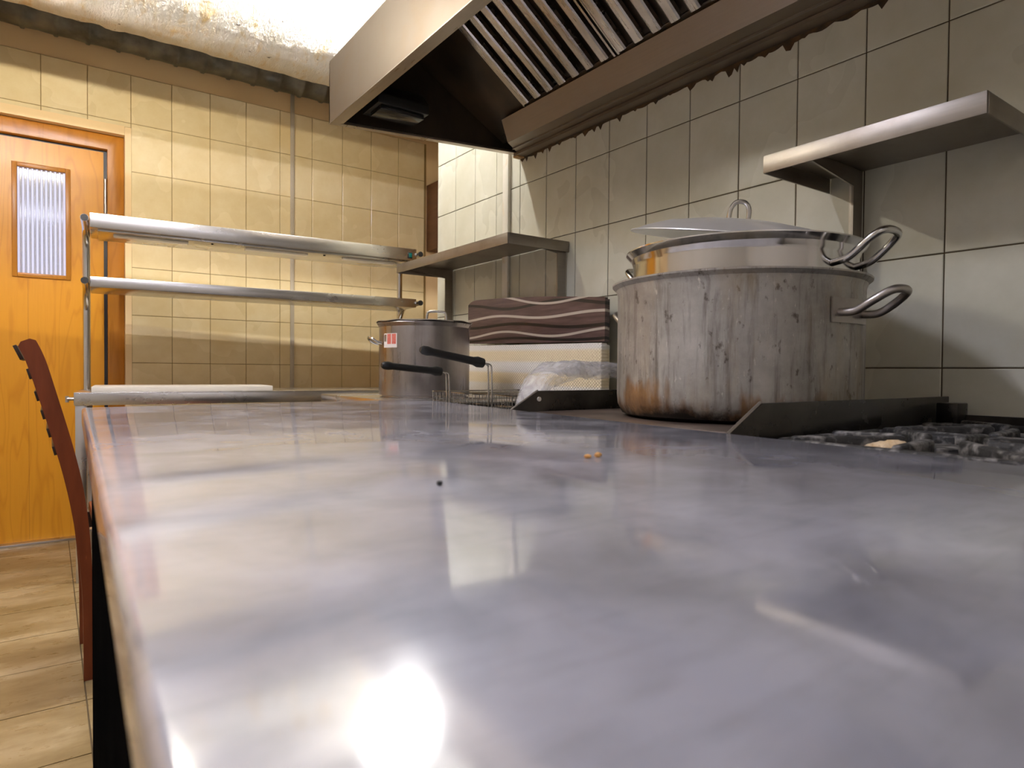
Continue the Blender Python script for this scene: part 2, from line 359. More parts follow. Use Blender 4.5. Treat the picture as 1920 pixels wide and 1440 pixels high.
def rotated(bm, ang, c):
    bmesh.ops.rotate(bm, verts=bm.verts[:], cent=c, matrix=Matrix.Rotation(ang, 3, 'Z'))

# ------------------------------------------------------------------ the setting
CZ = Z + 1.95; D = 4.10; RW = 1.70; LX = -2.4; BY = -2.3
fl = boxo('floor', (LX-.1, 3.0, BY-.1, 5.6, -.06, -.004), 'seam', smooth=False, kind='structure')
fp = .30
shared = {}
def floor_tile(x, y, sx, sy):
    key = ('f', round(sx, 3), round(sy, 3))
    if key not in shared:
        bm = B(); g = .002
        box(bm, g, sx-g, g, sy-g, -.004, 0.0); me = bpy.data.meshes.new('floor_tile'); bm.to_mesh(me); bm.free(); me.materials.append(MT['floor']); shared[key] = me
    o = bpy.data.objects.new('floor_tile', shared[key]); place(o, fl, Matrix.Translation((x, y, 0)))
for i in range(-5, 3):
    for j in range(0, 10):
        floor_tile(.08-.30+i*fp+.3, 1.51+j*.30-.0, fp, fp if j < 9 else 4.2-(1.51+9*.3))
bm = B(); box(bm, LX, 2.9, BY, 1.51, -.004, 0); box(bm, LX, .08-5*fp, 1.51, 4.1, -.004, 0); box(bm, .08+3*fp, 2.9, 1.51, 4.1, -.004, 0); box(bm, -.7, .3, 4.21, 5.5, -.004, 0)
o = obj('vinyl_sheet', bm, 'floor', fl, smooth=False)
boxo('ceiling', (LX-.1, 3.0, BY-.1, D+.1, CZ, CZ+.08), 'ceiling', smooth=False, kind='structure')
DX0, DX1, DZ = -.72, .367, Z+1.275           # door opening
DZ = Z + 1.300
bm = B(); box(bm, LX, DX0, D+.008, D+.2, 0, CZ); box(bm, DX1, 2.95, D+.008, D+.2, 0, CZ); box(bm, DX0, DX1, D+.008, D+.2, DZ, CZ)
wb = obj('wall_back', bm, 'peach', smooth=False, kind='structure')
wr = boxo('wall_right', (RW+.008, RW+.16, BY, 3.086, 0, CZ), 'white_paint', smooth=False, kind='structure')
boxo('wall_left', (LX-.1, LX, BY, D, 0, CZ), 'white_paint', smooth=False, kind='structure')
boxo('wall_front', (LX, RW+.16, BY-.1, BY, 0, CZ), 'white_paint', smooth=False, kind='structure')
boxo('wall_alcove', (2.9, 3.0, 2.4, D, 0, CZ), 'peach', smooth=False, kind='structure')
boxo('wall_alcove_side', (RW+.16, 3.0, 2.3, 2.4, 0, CZ), 'peach', smooth=False, kind='structure')

def tile_piece(parent, m, axis, u0, u1, z0, z1, plane):
    """chamfered tile; axis 'x' lies on a Y-plane wall facing -Y, 'y' on an X-plane wall facing -X"""
    g = .0016; wd = u1-u0-2*g; ht = z1-z0-2*g
    key = (axis, m, round(wd, 3), round(ht, 3))
    if key not in shared:
        c = .0018; t = .008
        rows = [[(0, 0), (wd, 0), (wd, ht), (0, ht)], [(0, 0), (wd, 0), (wd, ht), (0, ht)], [(c, c), (wd-c, c), (wd-c, ht-c), (c, ht-c)]]
        dep = [t, c*.6, 0]; bm = B(); R = []
        for r, dd in zip(rows, dep):
            R.append([bm.verts.new((a, dd, b) if axis == 'x' else (dd, -a, b)) for a, b in r])
        for A, Bq in zip(R, R[1:]):
            for k in range(4): bm.faces.new((A[k], A[(k+1) % 4], Bq[(k+1) % 4], Bq[k]))
        bm.faces.new(R[-1]); bmesh.ops.recalc_face_normals(bm, faces=bm.faces[:])
        me = bpy.data.meshes.new('wall_tile'); bm.to_mesh(me); bm.free(); me.materials.append(MT[m]); shared[key] = me
    o = bpy.data.objects.new('wall_tile', shared[key])
    loc = (u0+g, plane, z0+g) if axis == 'x' else (plane, u1-g, z0+g)
    place(o, parent, Matrix.Translation(loc))
# back wall tiles
px, pz = .198, .2595; TX1 = 2.165
bm = B(); box(bm, -1.3, DX0, D+.0025, D+.009, 0, Z+1.586); box(bm, DX1, TX1, D+.0025, D+.009, 0, Z+1.586); box(bm, DX0, DX1, D+.0025, D+.009, DZ, Z+1.586)
obj('grout', bm, 'grout_back', wb, smooth=False)
for u in range(-6, 12):
    x0 = -.0267+u*px; x1 = min(x0+px, TX1)
    for v in range(0, 10):
        z1 = Z+1.586-v*pz; z0 = max(z1-pz, 0)
        a0, a1 = x0, x1
        if z1 <= DZ+.01:
            if a0 >= DX1-.02: a0 = max(a0, DX1)
            elif a1 <= DX0+.02: a1 = min(a1, DX0)
            elif a0 < DX0: a1 = DX0
            else: continue
        elif z0 < DZ and a1 > DX0+.02 and a0 < DX1-.02: z0 = DZ
        if a1-a0 > .02 and z1-z0 > .012: tile_piece(wb, 'tile_back', 'x', a0, a1, z0, z1, D)
# right wall tiles
py, pz2 = .18683, .26775
boxo('grout', (RW+.0025, RW+.009, -.65, 3.086, Z-.30, CZ), 'grout_right', wr, smooth=False)
for u in range(2, 22):
    y1 = 3.459-u*py; y0 = y1-py
    for v in range(-4, 5):
        z1 = Z+1.0863-v*pz2; z0 = z1-pz2; z1 = min(z1, CZ)
        if z1-z0 > .02: tile_piece(wr, 'tile_right', 'y', y0, y1, z0, z1, RW)
boxo('trim_1', (1.222, 1.246, D-.010, D, Z-.9, Z+1.72), 'conduit_back', bev=.003, kind='structure')
boxo('trim_2', (RW-.016, RW, 2.408, 2.452, Z-.09, CZ), 'conduit_right', bev=.003, kind='structure')

# door
dr = thing('door_1', 'orange veneer door with fluted glass pane in brown frame', 'door', (-.16, 4.2, 0)); dr['kind'] = 'structure'
del dr['category']; del dr['label']
RY = 4.14
bm = B(); ft = Z+1.235
prism(bm, [(DX0, RY, 0), (DX0+.10, RY, 0), (DX0+.10, RY, ft-.06), (.262, RY, ft-.06), (.262, RY, 0), (DX1-.028, RY, 0), (DX1-.028, RY, ft+.02), (DX0, RY, ft+.02)], (0, .10, 0), .003)
obj('door_frame', bm, 'frame', dr)
bm = B(); box(bm, DX1-.027, DX1+.003, D-.003, D+.10, 0, DZ); box(bm, DX0-.003, DX1-.028, D-.003, D+.10, ft+.021, DZ+.003); box(bm, DX0-.003, DX0-.001, D-.003, D+.1, 0, DZ)
obj('reveal', bm, 'peach', dr, smooth=False)
lf = Z+1.165; GX0, GX1, GZ0, GZ1 = -.150, .098, Z+.462, Z+1.045; LX0 = DX0+.11; LX1 = .246
bm = B(); ya, yb = 4.175, 4.215
box(bm, LX0, GX0+.012, ya, yb, .012, lf); box(bm, GX1-.012, LX1, ya, yb, .012, lf); box(bm, GX0+.012, GX1-.012, ya, yb, .012, GZ0+.012); box(bm, GX0+.012, GX1-.012, ya, yb, GZ1-.012, lf)
leaf = obj('door_leaf', bm, 'door', dr, smooth=False)
boxo('veneer_joint', (-.0865, -.0845, ya-.0006, ya, .02, GZ0-.01), 'frame', leaf, smooth=False)
bm = B(); 
for q in ((GX0, GX0+.022, GZ0, GZ1), (GX1-.022, GX1, GZ0, GZ1), (GX0+.022, GX1-.022, GZ0, GZ0+.022), (GX0+.022, GX1-.022, GZ1-.022, GZ1)): box(bm, q[0], q[1], ya-.008, ya+.012, q[2], q[3], .002)
obj('glazing_bead', bm, 'frame', leaf)
bm = B(); a0, a1 = GX0+.018, GX1-.018; nf = 11
prev = None; 
for k in range(nf*8+1):
    x = a0+(a1-a0)*k/(nf*8); y = 4.192-.007*abs(math.sin(PI*k/8))
    cur = (bm.verts.new((x, y, GZ0+.015)), bm.verts.new((x, y, GZ1-.015)))
    if prev: bm.faces.new((prev[0], cur[0], cur[1], prev[1]))
    prev = cur
obj('pane', bm, 'pane', leaf, ang=60)
bm = B(); box(bm, LX1, .262, 4.176, 4.20, .01, ft-.06); box(bm, LX0, LX1, 4.176, 4.20, lf, ft-.06)
obj('door_seal', bm, 'black_plastic', dr, smooth=False)
tubeo('hinge', [(.254, 4.166, Z+.78), (.254, 4.166, Z+1.02)], .009, 'dull', dr)
tubeo('hinge', [(.254, 4.166, .2), (.254, 4.166, .42)], .009, 'dull', dr)
boxo('threshold', (DX0+.1, DX1-.03, 4.12, 4.23, 0, .012), 'steel', dr, bev=.002)

# ------------------------------------------------------------------ ducts
bm = B(); R = .22; yc, zc = 3.25, Z+1.674; seg = 72; nx = 170; rings = []
for i in range(nx+1):
    x = LX+.02+(1.62-LX-.02)*i/nx; row = []
    for k in range(seg):
        a = 2*PI*k/seg; q = Vector((x*9, math.cos(a)*3, math.sin(a)*3))
        rr = R+.006*noise.noise(q)+.004*noise.noise(q*2.7+Vector((3, 1, 7)))+(.005 if i % 45 in (20, 21, 22) else 0)
        row.append(bm.verts.new((x, yc+rr*math.cos(a), zc+rr*math.sin(a))))
    rings.append(row)
for A, Bq in zip(rings, rings[1:]):
    for k in range(seg): bm.faces.new((A[k], A[(k+1) % seg], Bq[(k+1) % seg], Bq[k]))
bm.faces.new(rings[0]); bm.faces.new(rings[-1])
fd = thing('foil_duct', 'large round ventilation duct wrapped in stained crinkled foil under ceiling', 'duct', (-.4, yc, zc))
obj('foil_wrap', bm, 'foil', fd, ang=180)
for x in (-1.7, -.75, .22): 
    boxo('hanger_strap', (x, x+.03, yc-.004, yc+.004, zc+R-.004, CZ), 'dull', fd)
bm = B(); R = .09; yc, zc = 3.98, Z+1.745; prof = []
x = LX+.02
ridges = [-.098+.1345*k for k in range(-17, 20)]
for rx in ridges:
    if rx > 2.5: break
    for dx, dr_ in ((-.012, 0), (-.006, .007), (.006, .007), (.012, 0), (.06, -.003)): prof.append((rx+dx, R+dr_))
prof = [p for p in prof if LX+.02 < p[0] < 2.4]; seg = 40; rings = []
for x, r in prof: rings.append([bm.verts.new((x, yc+r*math.cos(2*PI*k/seg), zc+r*math.sin(2*PI*k/seg))) for k in range(seg)])
for A, Bq in zip(rings, rings[1:]):
    for k in range(seg): bm.faces.new((A[k], A[(k+1) % seg], Bq[(k+1) % seg], Bq[k]))
bm.faces.new(rings[0]); bm.faces.new(rings[-1])
sd = thing('ribbed_duct', 'thin dark ribbed metal duct running along top of cream tiled wall', 'duct', (0, yc, zc))
obj('duct_pipe', bm, 'spiral', sd, ang=60)
for x in (-1.6, -.5, .6, 1.7): boxo('hanger_strap', (x, x+.025, yc-.004, yc+.004, zc+R-.006, CZ), 'dull', sd)

# ceiling battens and the added fill (their light is set at the top)
names = ['fluorescent batten lamp on ceiling between hood end and foil duct', 'fluorescent batten lamp on ceiling on the left of the counter', 'added fill lamp built as a ceiling batten behind the camera', 'fluorescent batten lamp before the foil duct, lowered on added rods']
for (x, y, ln, drop, wt, c), lab in zip(LAMPS, names):
    ZL = ZL0-drop; t = thing('batten_lamp', lab, 'lamp', (x, y, ZL))
    boxo('housing', (x-ln/2-.03, x+ln/2+.03, y-.035, y+.035, ZL, CZ-drop), 'white_plastic', t, bev=.004)
    MT['lampglow'] = emis('lit_tube', c, wt/(PI*2*.013*ln))
    tubeo('tube', [(x-ln/2, y, ZL-.022), (x+ln/2, y, ZL-.022)], .013, 'lampglow', t, 14)
    for s in (-1, 1):
        boxo('tube_holder', (x+s*(ln/2+.012)-.012, x+s*(ln/2+.012)+.012, y-.014, y+.014, ZL-.04, ZL), 'white_plastic', t, bev=.002)
        if drop: tubeo('suspension_rod', [(x+s*ln*.4, y, CZ-drop-.002), (x+s*ln*.4, y, CZ)], .004, 'dull', t)

# ------------------------------------------------------------------ extractor hood
HX, HB, HT = .886, Z+.95, Z+1.18; YF, YW, YN = 2.475, 2.335, -.45
hd = thing('extractor_hood', 'greasy stainless steel extractor hood over the cooking line', 'hood', (1.3, 1.0, HB))
t_ = .012
bm = B(); prism(bm, [(HX, YF, HB), (HX, YF, HT), (HX, YN, HT), (HX, YN, HB)], (t_, 0, 0)); obj('front_panel', bm, 'hood', hd)
bm = B(); prism(bm, [(HX, YF, HB), (HX+.042, YF-.04, HB), (HX+.042, YN, HB), (HX, YN, HB)], (0, 0, -.003)); obj('front_lip', bm, 'lip', hd)
bm = B(); prism(bm, [(HX, YF, HB), (1.69, YW, HB), (1.69, YW-.03, HB), (HX+.03, YF-.03, HB)], (0, 0, -.003)); obj('end_lip', bm, 'lip', hd)
ZR = Z+1.62
def endpoly(y_front, y_wall, dz=0):
    f = lambda x: y_front+(y_wall-y_front)*(x-HX)/(1.69-HX)
    return [(x, f(x), z) for x, z in ((HX+dz, HB+dz), (1.69, HB+dz), (1.69, ZR-dz), (1.28, ZR-dz), (HX+dz, HT-dz*.5))]
bm = B(); prism(bm, endpoly(YF, YW), (0, -.006, 0)); obj('end_panel', bm, 'hood', hd)
bm = B(); prism(bm, [(x, y-.0065, z) for x, y, z in endpoly(YF, YW, .014)], (0, -.004, 0)); obj('end_liner', bm, 'hood_in', hd)
bm = B(); prism(bm, endpoly(YN, YN), (0, .006, 0)); obj('near_end_panel', bm, 'hood', hd)
bm = B(); prism(bm, [(HX, YF-.003, HT), (1.28, YF-.07, ZR), (1.28, YN, ZR), (HX, YN, HT)], (0, 0, .006)); obj('roof_slope', bm, 'hood', hd)
bm = B(); box(bm, 1.28, 1.69, YN, YW, ZR, ZR+.006); obj('roof_panel', bm, 'hood', hd)
bm = B(); prism(bm, [(HX+t_+.001, YF-.03, HB+.012), (HX+t_+.001, YF-.03, HT-.004), (HX+t_+.001, YN+.01, HT-.004), (HX+t_+.001, YN+.01, HB+.012)], (.003, 0, 0)); obj('front_liner', bm, 'hood_in', hd)
# sloping filter plane
SX0, SZ0, SL = 1.52, Z+1.035, -.70
sl = lambda x: SZ0+(x-SX0)*SL
bm = B(); prism(bm, [(1.075, YF-.06, sl(1.075)), (1.60, YW-.01, sl(1.60)), (1.60, YN+.01, sl(1.60)), (1.075, YN+.01, sl(1.075))], (0, 0, .01)); obj('filter_backing', bm, 'hood_in', hd)
# grease trough beam
bm = B(); prism(bm, [(1.500, YW-.14, Z+1.018), (1.560, YW-.10, HB), (1.685, YW-.01, HB), (1.685, YW-.01, Z+1.018)], (0, -(YW-YN-.15), 0)); obj('grease_trough', bm, 'hood', hd)
boxo('trough_fold', (1.612, 1.618, YN+.02, YW-.06, HB-.006, HB), 'shelf', hd)
boxo('wall_flange', (1.655, 1.699, YN, YW-.01, HB-.012, HB-.001), 'hood', hd)
# grease drips on the tiles under the flange
bm = B(); y = -.45; pts = []
while y < 2.335:
    h = .006+.014*abs(noise.noise(Vector((y*14, 2, 1))))+(.022*random.random() if random.random() < .22 else 0)
    pts.append((y, h)); y += .008+.006*random.random()
for (ya_, ha), (yb_, hb) in zip(pts, pts[1:]):
    vs = [bm.verts.new(p) for p in ((1.6985, ya_, HB-.010), (1.6985, yb_, HB-.010), (1.6985, yb_, HB-.012-hb), (1.6985, ya_, HB-.012-ha))]; bm.faces.new(vs)
bmesh.ops.remove_doubles(bm, verts=bm.verts[:], dist=1e-5)
r = bmesh.ops.extrude_face_region(bm, geom=bm.faces[:]); bmesh.ops.translate(bm, verts=[v for v in r['geom'] if isinstance(v, bmesh.types.BMVert)], vec=(.0012, 0, 0))
obj('grease_drips', bm, 'grease', hd, smooth=False)
bm = B(); box(bm, 1.660, 1.6995, YW-.03, YW+.004, HB-.018, HB-.003, .004); obj('rusty_corner', bm, 'rust', hd)
# baffle filters
order = ['far-end', 'middle', 'nearest']
for fi in range(3):
    y1 = 2.045-fi*.512; y0 = y1-.505
    ft_ = thing('baffle_filter', 'steel baffle grease filter inside the hood, %s one of the row' % order[fi], 'filter', (1.3, (y0+y1)/2, sl(1.52)), 'baffle filters in the hood')
    n = 7; pit = (y1-y0)/n
    nrm = Vector((SL, 0, -1)).normalized()    # faces down and to the room
    if nrm.z > 0: nrm = -nrm
    for k in range(n):
        yc_ = y1-pit*(k+.42); bm = B()
        A0 = Vector((1.10, 0, sl(1.10)))+nrm*.012; A1 = Vector((1.505, 0, sl(1.505)))+nrm*.012
        hw = .0185
        prof = [(-hw, .0), (-hw, .016), (-hw+.006, .020), (hw-.006, .020), (hw, .016), (hw, 0), (hw-.003, 0), (hw-.006, .012), (-hw+.006, .012), (-hw+.003, 0)]
        prism(bm, [(A0.x+nrm.x*h, yc_+q, A0.z+nrm.z*h) for q, h in prof], A1-A0)
        obj('baffle', bm, 'baffle', ft_)
    for yy in (y1-.001, y0+.010):
        bm = B(); prism(bm, [(1.085, yy, sl(1.085)-.001), (1.512, yy, sl(1.512)-.001), (1.512+nrm.x*.022, yy, sl(1.512)+nrm.z*.022), (1.085+nrm.x*.022, yy, sl(1.085)+nrm.z*.022)], (0, -.008, 0)); obj('frame_rail', bm, 'baffle', ft_)
    bm = B(); prism(bm, [(1.506, y0, sl(1.506)-.001), (1.520, y0, sl(1.520)-.001), (1.520+nrm.x*.010, y0, sl(1.52)+nrm.z*.010), (1.506+nrm.x*.010, y0, sl(1.506)+nrm.z*.010)], (0, y1-y0, 0)); obj('frame_rail', bm, 'grease', ft_)
# hood lamp
hl = thing('hood_lamp', 'black bulkhead lamp mounted inside the far end of the hood', 'lamp', (1.10, 2.38, Z+.985))
bm = B(); prism(bm, [(.99, 2.402, Z+.985), (.99, 2.402, Z+1.075), (.99, 2.30, Z+1.075), (.99, 2.25, Z+1.02), (.99, 2.25, Z+.985)], (.21, 0, 0), .004); obj('housing', bm, 'black_plastic', hl)
bm = B(); box(bm, 1.005, 1.185, 2.262, 2.36, Z+.968, Z+.985, .003); obj('lens', bm, 'dark_glass', hl)

# ------------------------------------------------------------------ wall shelves
def wall_shelf(label, y0, y1, brs, zt, x0=1.40):
    t = thing('wall_shelf', label, 'shelf', (1.56, (y0+y1)/2, zt-.05), 'steel wall shelves')
    bm = B(); prism(bm, [(x0, y0, zt), (RW-.002, y0, zt), (RW-.002, y1, zt), (x0, y1, zt)], (0, 0, -.003)); obj('shelf_board', bm, 'shelf', t)
    boxo('front_edge', (x0-.002, x0+.002, y0, y1, zt-.042, zt-.0005), 'shelf', t, bev=.0008)
    boxo('end_edge', (x0+.003, RW-.003, y0-.002, y0+.002, zt-.042, zt-.0035), 'shelf', t, bev=.0008)
    boxo('end_edge', (x0+.003, RW-.003, y1-.002, y1+.002, zt-.042, zt-.0035), 'shelf', t, bev=.0008)
    for yb, zl in brs:
        b_ = boxo('bracket', (RW-.006, RW-.001, yb-.016, yb+.016, zl, zt-.004), 'conduit_right', t, bev=.001)
        boxo('bracket_web', (RW-.050, RW-.006, yb-.018, yb-.013, zl, zt-.004), 'shelf', b_)
        bm = B(); prism(bm, [(x0+.03, yb-.020, zt-.004), (RW-.05, yb-.020, zt-.004), (RW-.05, yb-.020, zt-.050), (x0+.05, yb-.020, zt-.022)], (0, .005, 0)); obj('bracket_arm', bm, 'shelf', b_)
        tubeo('bolt', [(RW-.011, yb, zt-.09), (RW-.005, yb, zt-.09)], .006, 'black_plastic', b_)
    return t
wall_shelf('steel wall shelf beneath the hood end, above the brown striped mat', 2.0, 2.95, [(2.03, Z+.26), (2.93, Z+.24)], Z+.520)
wall_shelf('steel wall shelf on grey tiles above the biggest pot, right side', .475, .932, [(.862, Z+.22)], Z+.521)

# ------------------------------------------------------------------ cooking line
ST = Z-.100; FX = .935; WX = 1.655
def cabinet(name, label, cat, y0, y1, top_m, knobs):
    t = thing(name, label, cat, ((FX+WX)/2, (y0+y1)/2, 0))
    boxo('body', (FX+.01, WX, y0+.002, y1-.002, .10, ST-.045), 'steel', t, bev=.003)
    for x in (FX+.05, WX-.05):
        for y in (y0+.05, y1-.05): tubeo('foot', [(x, y, 0), (x, y, .10)], .018, 'dull', t)
    for k in range(knobs):
        yk = y0+(y1-y0)*(k+.5)/knobs; kb = B(); tube(kb, [(FX+.012, yk, ST-.10), (FX-.010, yk, ST-.10)], .016, 16); obj('knob', kb, 'black_plastic', t)
    return t
# gas range
gy0, gy1 = -.20, .632
gr = cabinet('gas_range', 'black crusted gas range with cast iron grates beside the counter', 'stove', gy0, gy1, 'black_steel', 4)
bm = B(); box(bm, FX, WX, gy0, gy1, ST-.045, ST-.030, .003); obj('burner_pan', bm, 'black_steel', gr)
bm = B(); box(bm, FX, FX+.012, gy0, gy1, ST-.03, ST-.012); box(bm, WX-.015, WX, gy0, gy1-.002, ST-.03, ST+.012); box(bm, FX+.012, WX-.015, gy1-.012, gy1, ST-.03, ST-.012); box(bm, FX+.012, WX-.015, gy0, gy0+.012, ST-.03, ST-.012); obj('pan_rim', bm, 'black_steel', gr)
def rounded_bar(bm, a, b, w, h):
    a = Vector(a); b = Vector(b); d_ = (b-a); ln = d_.length; d_.normalize(); s = Vector((-d_.y, d_.x, 0))
    n0 = len(bm.verts)
    vs = box(bm, 0, ln, -w/2, w/2, -h/2, h/2)
    es = list({e for v in vs for e in v.link_edges}); 
    Mx = Matrix(((d_.x, s.x, 0, a.x), (d_.y, s.y, 0, a.y), (d_.z, 0, 1, a.z), (0, 0, 0, 1)))
    bmesh.ops.transform(bm, matrix=Mx, verts=vs)
    bmesh.ops.bevel(bm, geom=es, offset=min(w, h)*.32, segments=3, affect='EDGES', profile=.5)
gl = ['cast iron grate next to the counter edge and dark guard plate', 'cast iron grate against the tiled wall beside dark guard plate', 'cast iron grate next to counter edge, nearer the camera', 'cast iron grate against tiled wall, nearer the camera']
gi = 0
for yc_ in (.425, .035):
    for xc_ in (1.118, 1.468):
        g_ = thing('pan_grate', gl[gi], 'grate', (xc_, yc_, ST-.03), 'cast iron grates'); gi += 1
        hx, hy = .158, .175; zt = ST-.002
        for a, b in (((-hx, -hy), (hx, -hy)), ((-hx, hy), (hx, hy)), ((-hx, -hy), (-hx, hy)), ((hx, -hy), (hx, hy))):
            bm = B(); rounded_bar(bm, (xc_+a[0], yc_+a[1], zt-.012), (xc_+b[0], yc_+b[1], zt-.012), .017, .020); obj('frame_bar', bm, 'iron', g_)
        for k in range(8):
            a = k*PI/4; ca, sa = math.cos(a), math.sin(a); e = min(hx/abs(ca) if abs(ca) > .01 else 9, hy/abs(sa) if abs(sa) > .01 else 9)
            bm = B(); rounded_bar(bm, (xc_+ca*(e), yc_+sa*(e), zt-.008), (xc_+ca*.055, yc_+sa*.055, zt-.004), .018, .022); obj('finger', bm, 'iron', g_)
        for sx in (-1, 1):
            for sy in (-1, 1): boxo('grate_foot', (xc_+sx*hx-.008, xc_+sx*hx+.008, yc_+sy*hy-.008, yc_+sy*hy+.008, ST-.030, zt-.018), 'iron', g_)
        br = B(); lathe(br, [(0, ST-.03), (.062, ST-.03), (.062, ST-.022), (.05, ST-.016), (.042, ST-.014), (.042, ST-.010), (.0, ST-.008)], (xc_, yc_, 0), 32); obj('burner', br, 'iron', gr)
bm = B(); bmesh.ops.create_icosphere(bm, subdivisions=4, radius=1)
for v in bm.verts:
    n_ = 1+.35*noise.noise(v.co*2.5)+.15*noise.noise(v.co*7); v.co = Vector((1.05+v.co.x*.035*n_, .468+v.co.y*.050*n_, ST-.029+max(0, v.co.z)*.026*n_))
obj('burnt_crust', bm, 'crust', gr)
# hot plate
hp = cabinet('hot_plate', 'dark solid-top hot plate carrying the biggest pot', 'stove', .648, 1.292, 'hotplate', 2)
bm = B(); box(bm, FX, WX, .648, 1.292, ST-.045, ST, .004); obj('plate', bm, 'hotplate', hp)
# fryer
fr = cabinet('deep_fryer', 'built-in deep fryer with two wire baskets behind the counter', 'fryer', 1.318, 2.0, 'steel', 2)
bm = B(); a0, a1, b0, b1 = FX, WX, 1.318, 2.0
for q in ((a0, a0+.045, b0, b1), (a1-.08, a1, b0, b1), (a0+.045, a1-.08, b0, b0+.03), (a0+.045, a1-.08, b1-.03, b1)): box(bm, *q, ST-.045, ST-.012)
obj('rim', bm, 'steel', fr, smooth=False)
bm = B(); x0, x1, y0, y1 = a0+.045, a1-.08, b0+.03, b1-.03
vs = {}
for n_, z in (('t', ST-.013), ('b', ST-.20)):
    vs[n_] = [bm.verts.new(p) for p in ((x0, y0, z), (x1, y0, z), (x1, y1, z), (x0, y1, z))]
for k in range(4): bm.faces.new((vs['t'][k], vs['t'][(k+1) % 4], vs['b'][(k+1) % 4], vs['b'][k]))
bm.faces.new(vs['b']); obj('basin', bm, 'black_steel', fr, smooth=False)
# steel worktop at the end of the line
wt_ = cabinet('steel_worktop', 'low steel worktop at the end of the cooking line under small pot', 'worktop', 2.012, 2.66, 'steel', 0)
bm = B(); box(bm, FX-.015, WX, 2.006, 2.66, ST-.045, ST, .004); obj('top', bm, 'steel_x', wt_)
# guard plates between appliances
def guard(label, y, x0, x1, zt, rivet):
    t = thing('guard_plate', label, 'guard plate', ((x0+x1)/2, y, ST-.05), 'dark guard plates between the appliances')
    bm = B(); prism(bm, [(x0, y-.004, ST-.05), (x0, y-.004, ST+.004), (x0+.085, y-.004, zt), (x1, y-.004, zt), (x1, y-.004, ST-.05)], (0, .008, 0), .0012); obj('plate', bm, 'guard', t)
    bm = B(); tube(bm, [(x0-.002, y-.0, ST+.003), (x0+.084, y-.0, zt+.001)], .0028, 8); obj('bright_edge', bm, 'dull', t)
    if rivet:
      bm = B(); tube(bm, [(x0+.05+rivet, y-.0075, ST+.030), (x0+.05+rivet, y-.004, ST+.030)], .0058, 14); obj('rivet', bm, 'white_plastic', t)
guard('dark steel guard plate between big pot and gas grates', .640, .878, 1.69, Z-.050, 0)
guard('dark steel guard plate with white rivet under the plastic bag', 1.305, .925, 1.66, Z-.049, .035)
boxo('guard_block', (1.600, 1.655, .585, .628, ST-.012, Z-.062), 'black_steel', gr, bev=.003)

# ------------------------------------------------------------------ big pot, inner pot, lid
PX, PY = 1.270, .913
def loop_handle(pts, r, m, parent, name='handle', seg=12):
    bm = B(); tube(bm, smooth_path(pts, 7), r, seg); return obj(name, bm, m, parent, ang=60)
bp = thing('cooking_pot', 'huge scorched steel pot with brown burnt base on hot plate', 'pot', (PX, PY, ST))
Rb = .2625; H1 = .297
bm = B(); lathe(bm, [(0, 0), (Rb-.035, 0), (Rb-.012, .008), (Rb-.002, .028), (Rb, .05), (Rb, H1-.022), (Rb+.004, H1-.010), (Rb+.013, H1-.002), (Rb+.0135, H1+.0015), (Rb+.009, H1+.002), (Rb-.003, H1-.012), (Rb-.004, .03), (Rb-.04, .006), (0, .006)], (PX, PY, ST), 96); obj('pot_body', bm, 'pot', bp, origin=(PX, PY, ST))
for s in (-1, 1):
    hz = ST+.222
    bm = B(); n = 9
    fr_ = [bm.verts.new((PX+(Rb+.0015)*math.sin(a), PY+s*(Rb+.0015)*math.cos(a), z)) for z in (hz-.024, hz+.024) for a in [(-.235+.47*i/(n-1)) for i in range(n)]]
    fs = [bm.faces.new((fr_[i], fr_[i+1], fr_[n+i+1], fr_[n+i])) for i in range(n-1)]
    r = bmesh.ops.extrude_face_region(bm, geom=fs)
    for v in [v for v in r['geom'] if isinstance(v, bmesh.types.BMVert)]:
        d_ = Vector((v.co.x-PX, v.co.y-PY, 0)).normalized(); v.co += d_*.004
    obj('handle_plate', bm, 'dull', bp)
    y = lambda q: PY+s*q
    loop_handle([(PX-.043, y(Rb-.004), hz-.004), (PX-.044, y(Rb+.030), hz-.004), (PX-.043, y(Rb+.060), hz+.012), (PX-.030, y(Rb+.088), hz+.030), (PX+.0, y(Rb+.096), hz+.034), (PX+.030, y(Rb+.088), hz+.030), (PX+.043, y(Rb+.060), hz+.012), (PX+.044, y(Rb+.030), hz-.004), (PX+.043, y(Rb-.004), hz-.004)], .0078, 'dull', bp)
# inner pot (pasta insert)
C2 = (PX+.004, PY-.010); R2 = .238; zt2 = Z+.265; zb2 = ST+.012
ip = thing('pot_insert', 'bright steel pot nested inside the huge scorched pot', 'pot', (C2[0], C2[1], zb2))
bm = B(); hh = zt2-zb2
lathe(bm, [(0, 0), (R2-.02, 0), (R2-.004, .01), (R2, .03), (R2, hh-.026), (R2+.002, hh-.020), (R2+.005, hh-.010), (R2+.014, hh-.001), (R2+.0165, hh+.0015), (R2+.0165, hh+.004), (R2+.012, hh+.004), (R2-.002, hh-.012), (R2-.003, .03), (0, .004)], (C2[0], C2[1], zb2), 96); obj('pot_body', bm, 'bright', ip)
for s in (-1, 1):
    hz = Z+.214; y = lambda q: C2[1]+s*q
    loop_handle([(C2[0]-.042, y(R2-.004), hz), (C2[0]-.043, y(R2+.030), hz+.008), (C2[0]-.040, y(R2+.070), hz+.040), (C2[0]-.022, y(R2+.086), hz+.052), (C2[0]+.022, y(R2+.086), hz+.052), (C2[0]+.040, y(R2+.070), hz+.040), (C2[0]+.043, y(R2+.030), hz+.008), (C2[0]+.042, y(R2-.004), hz)], .0072, 'tube', ip)
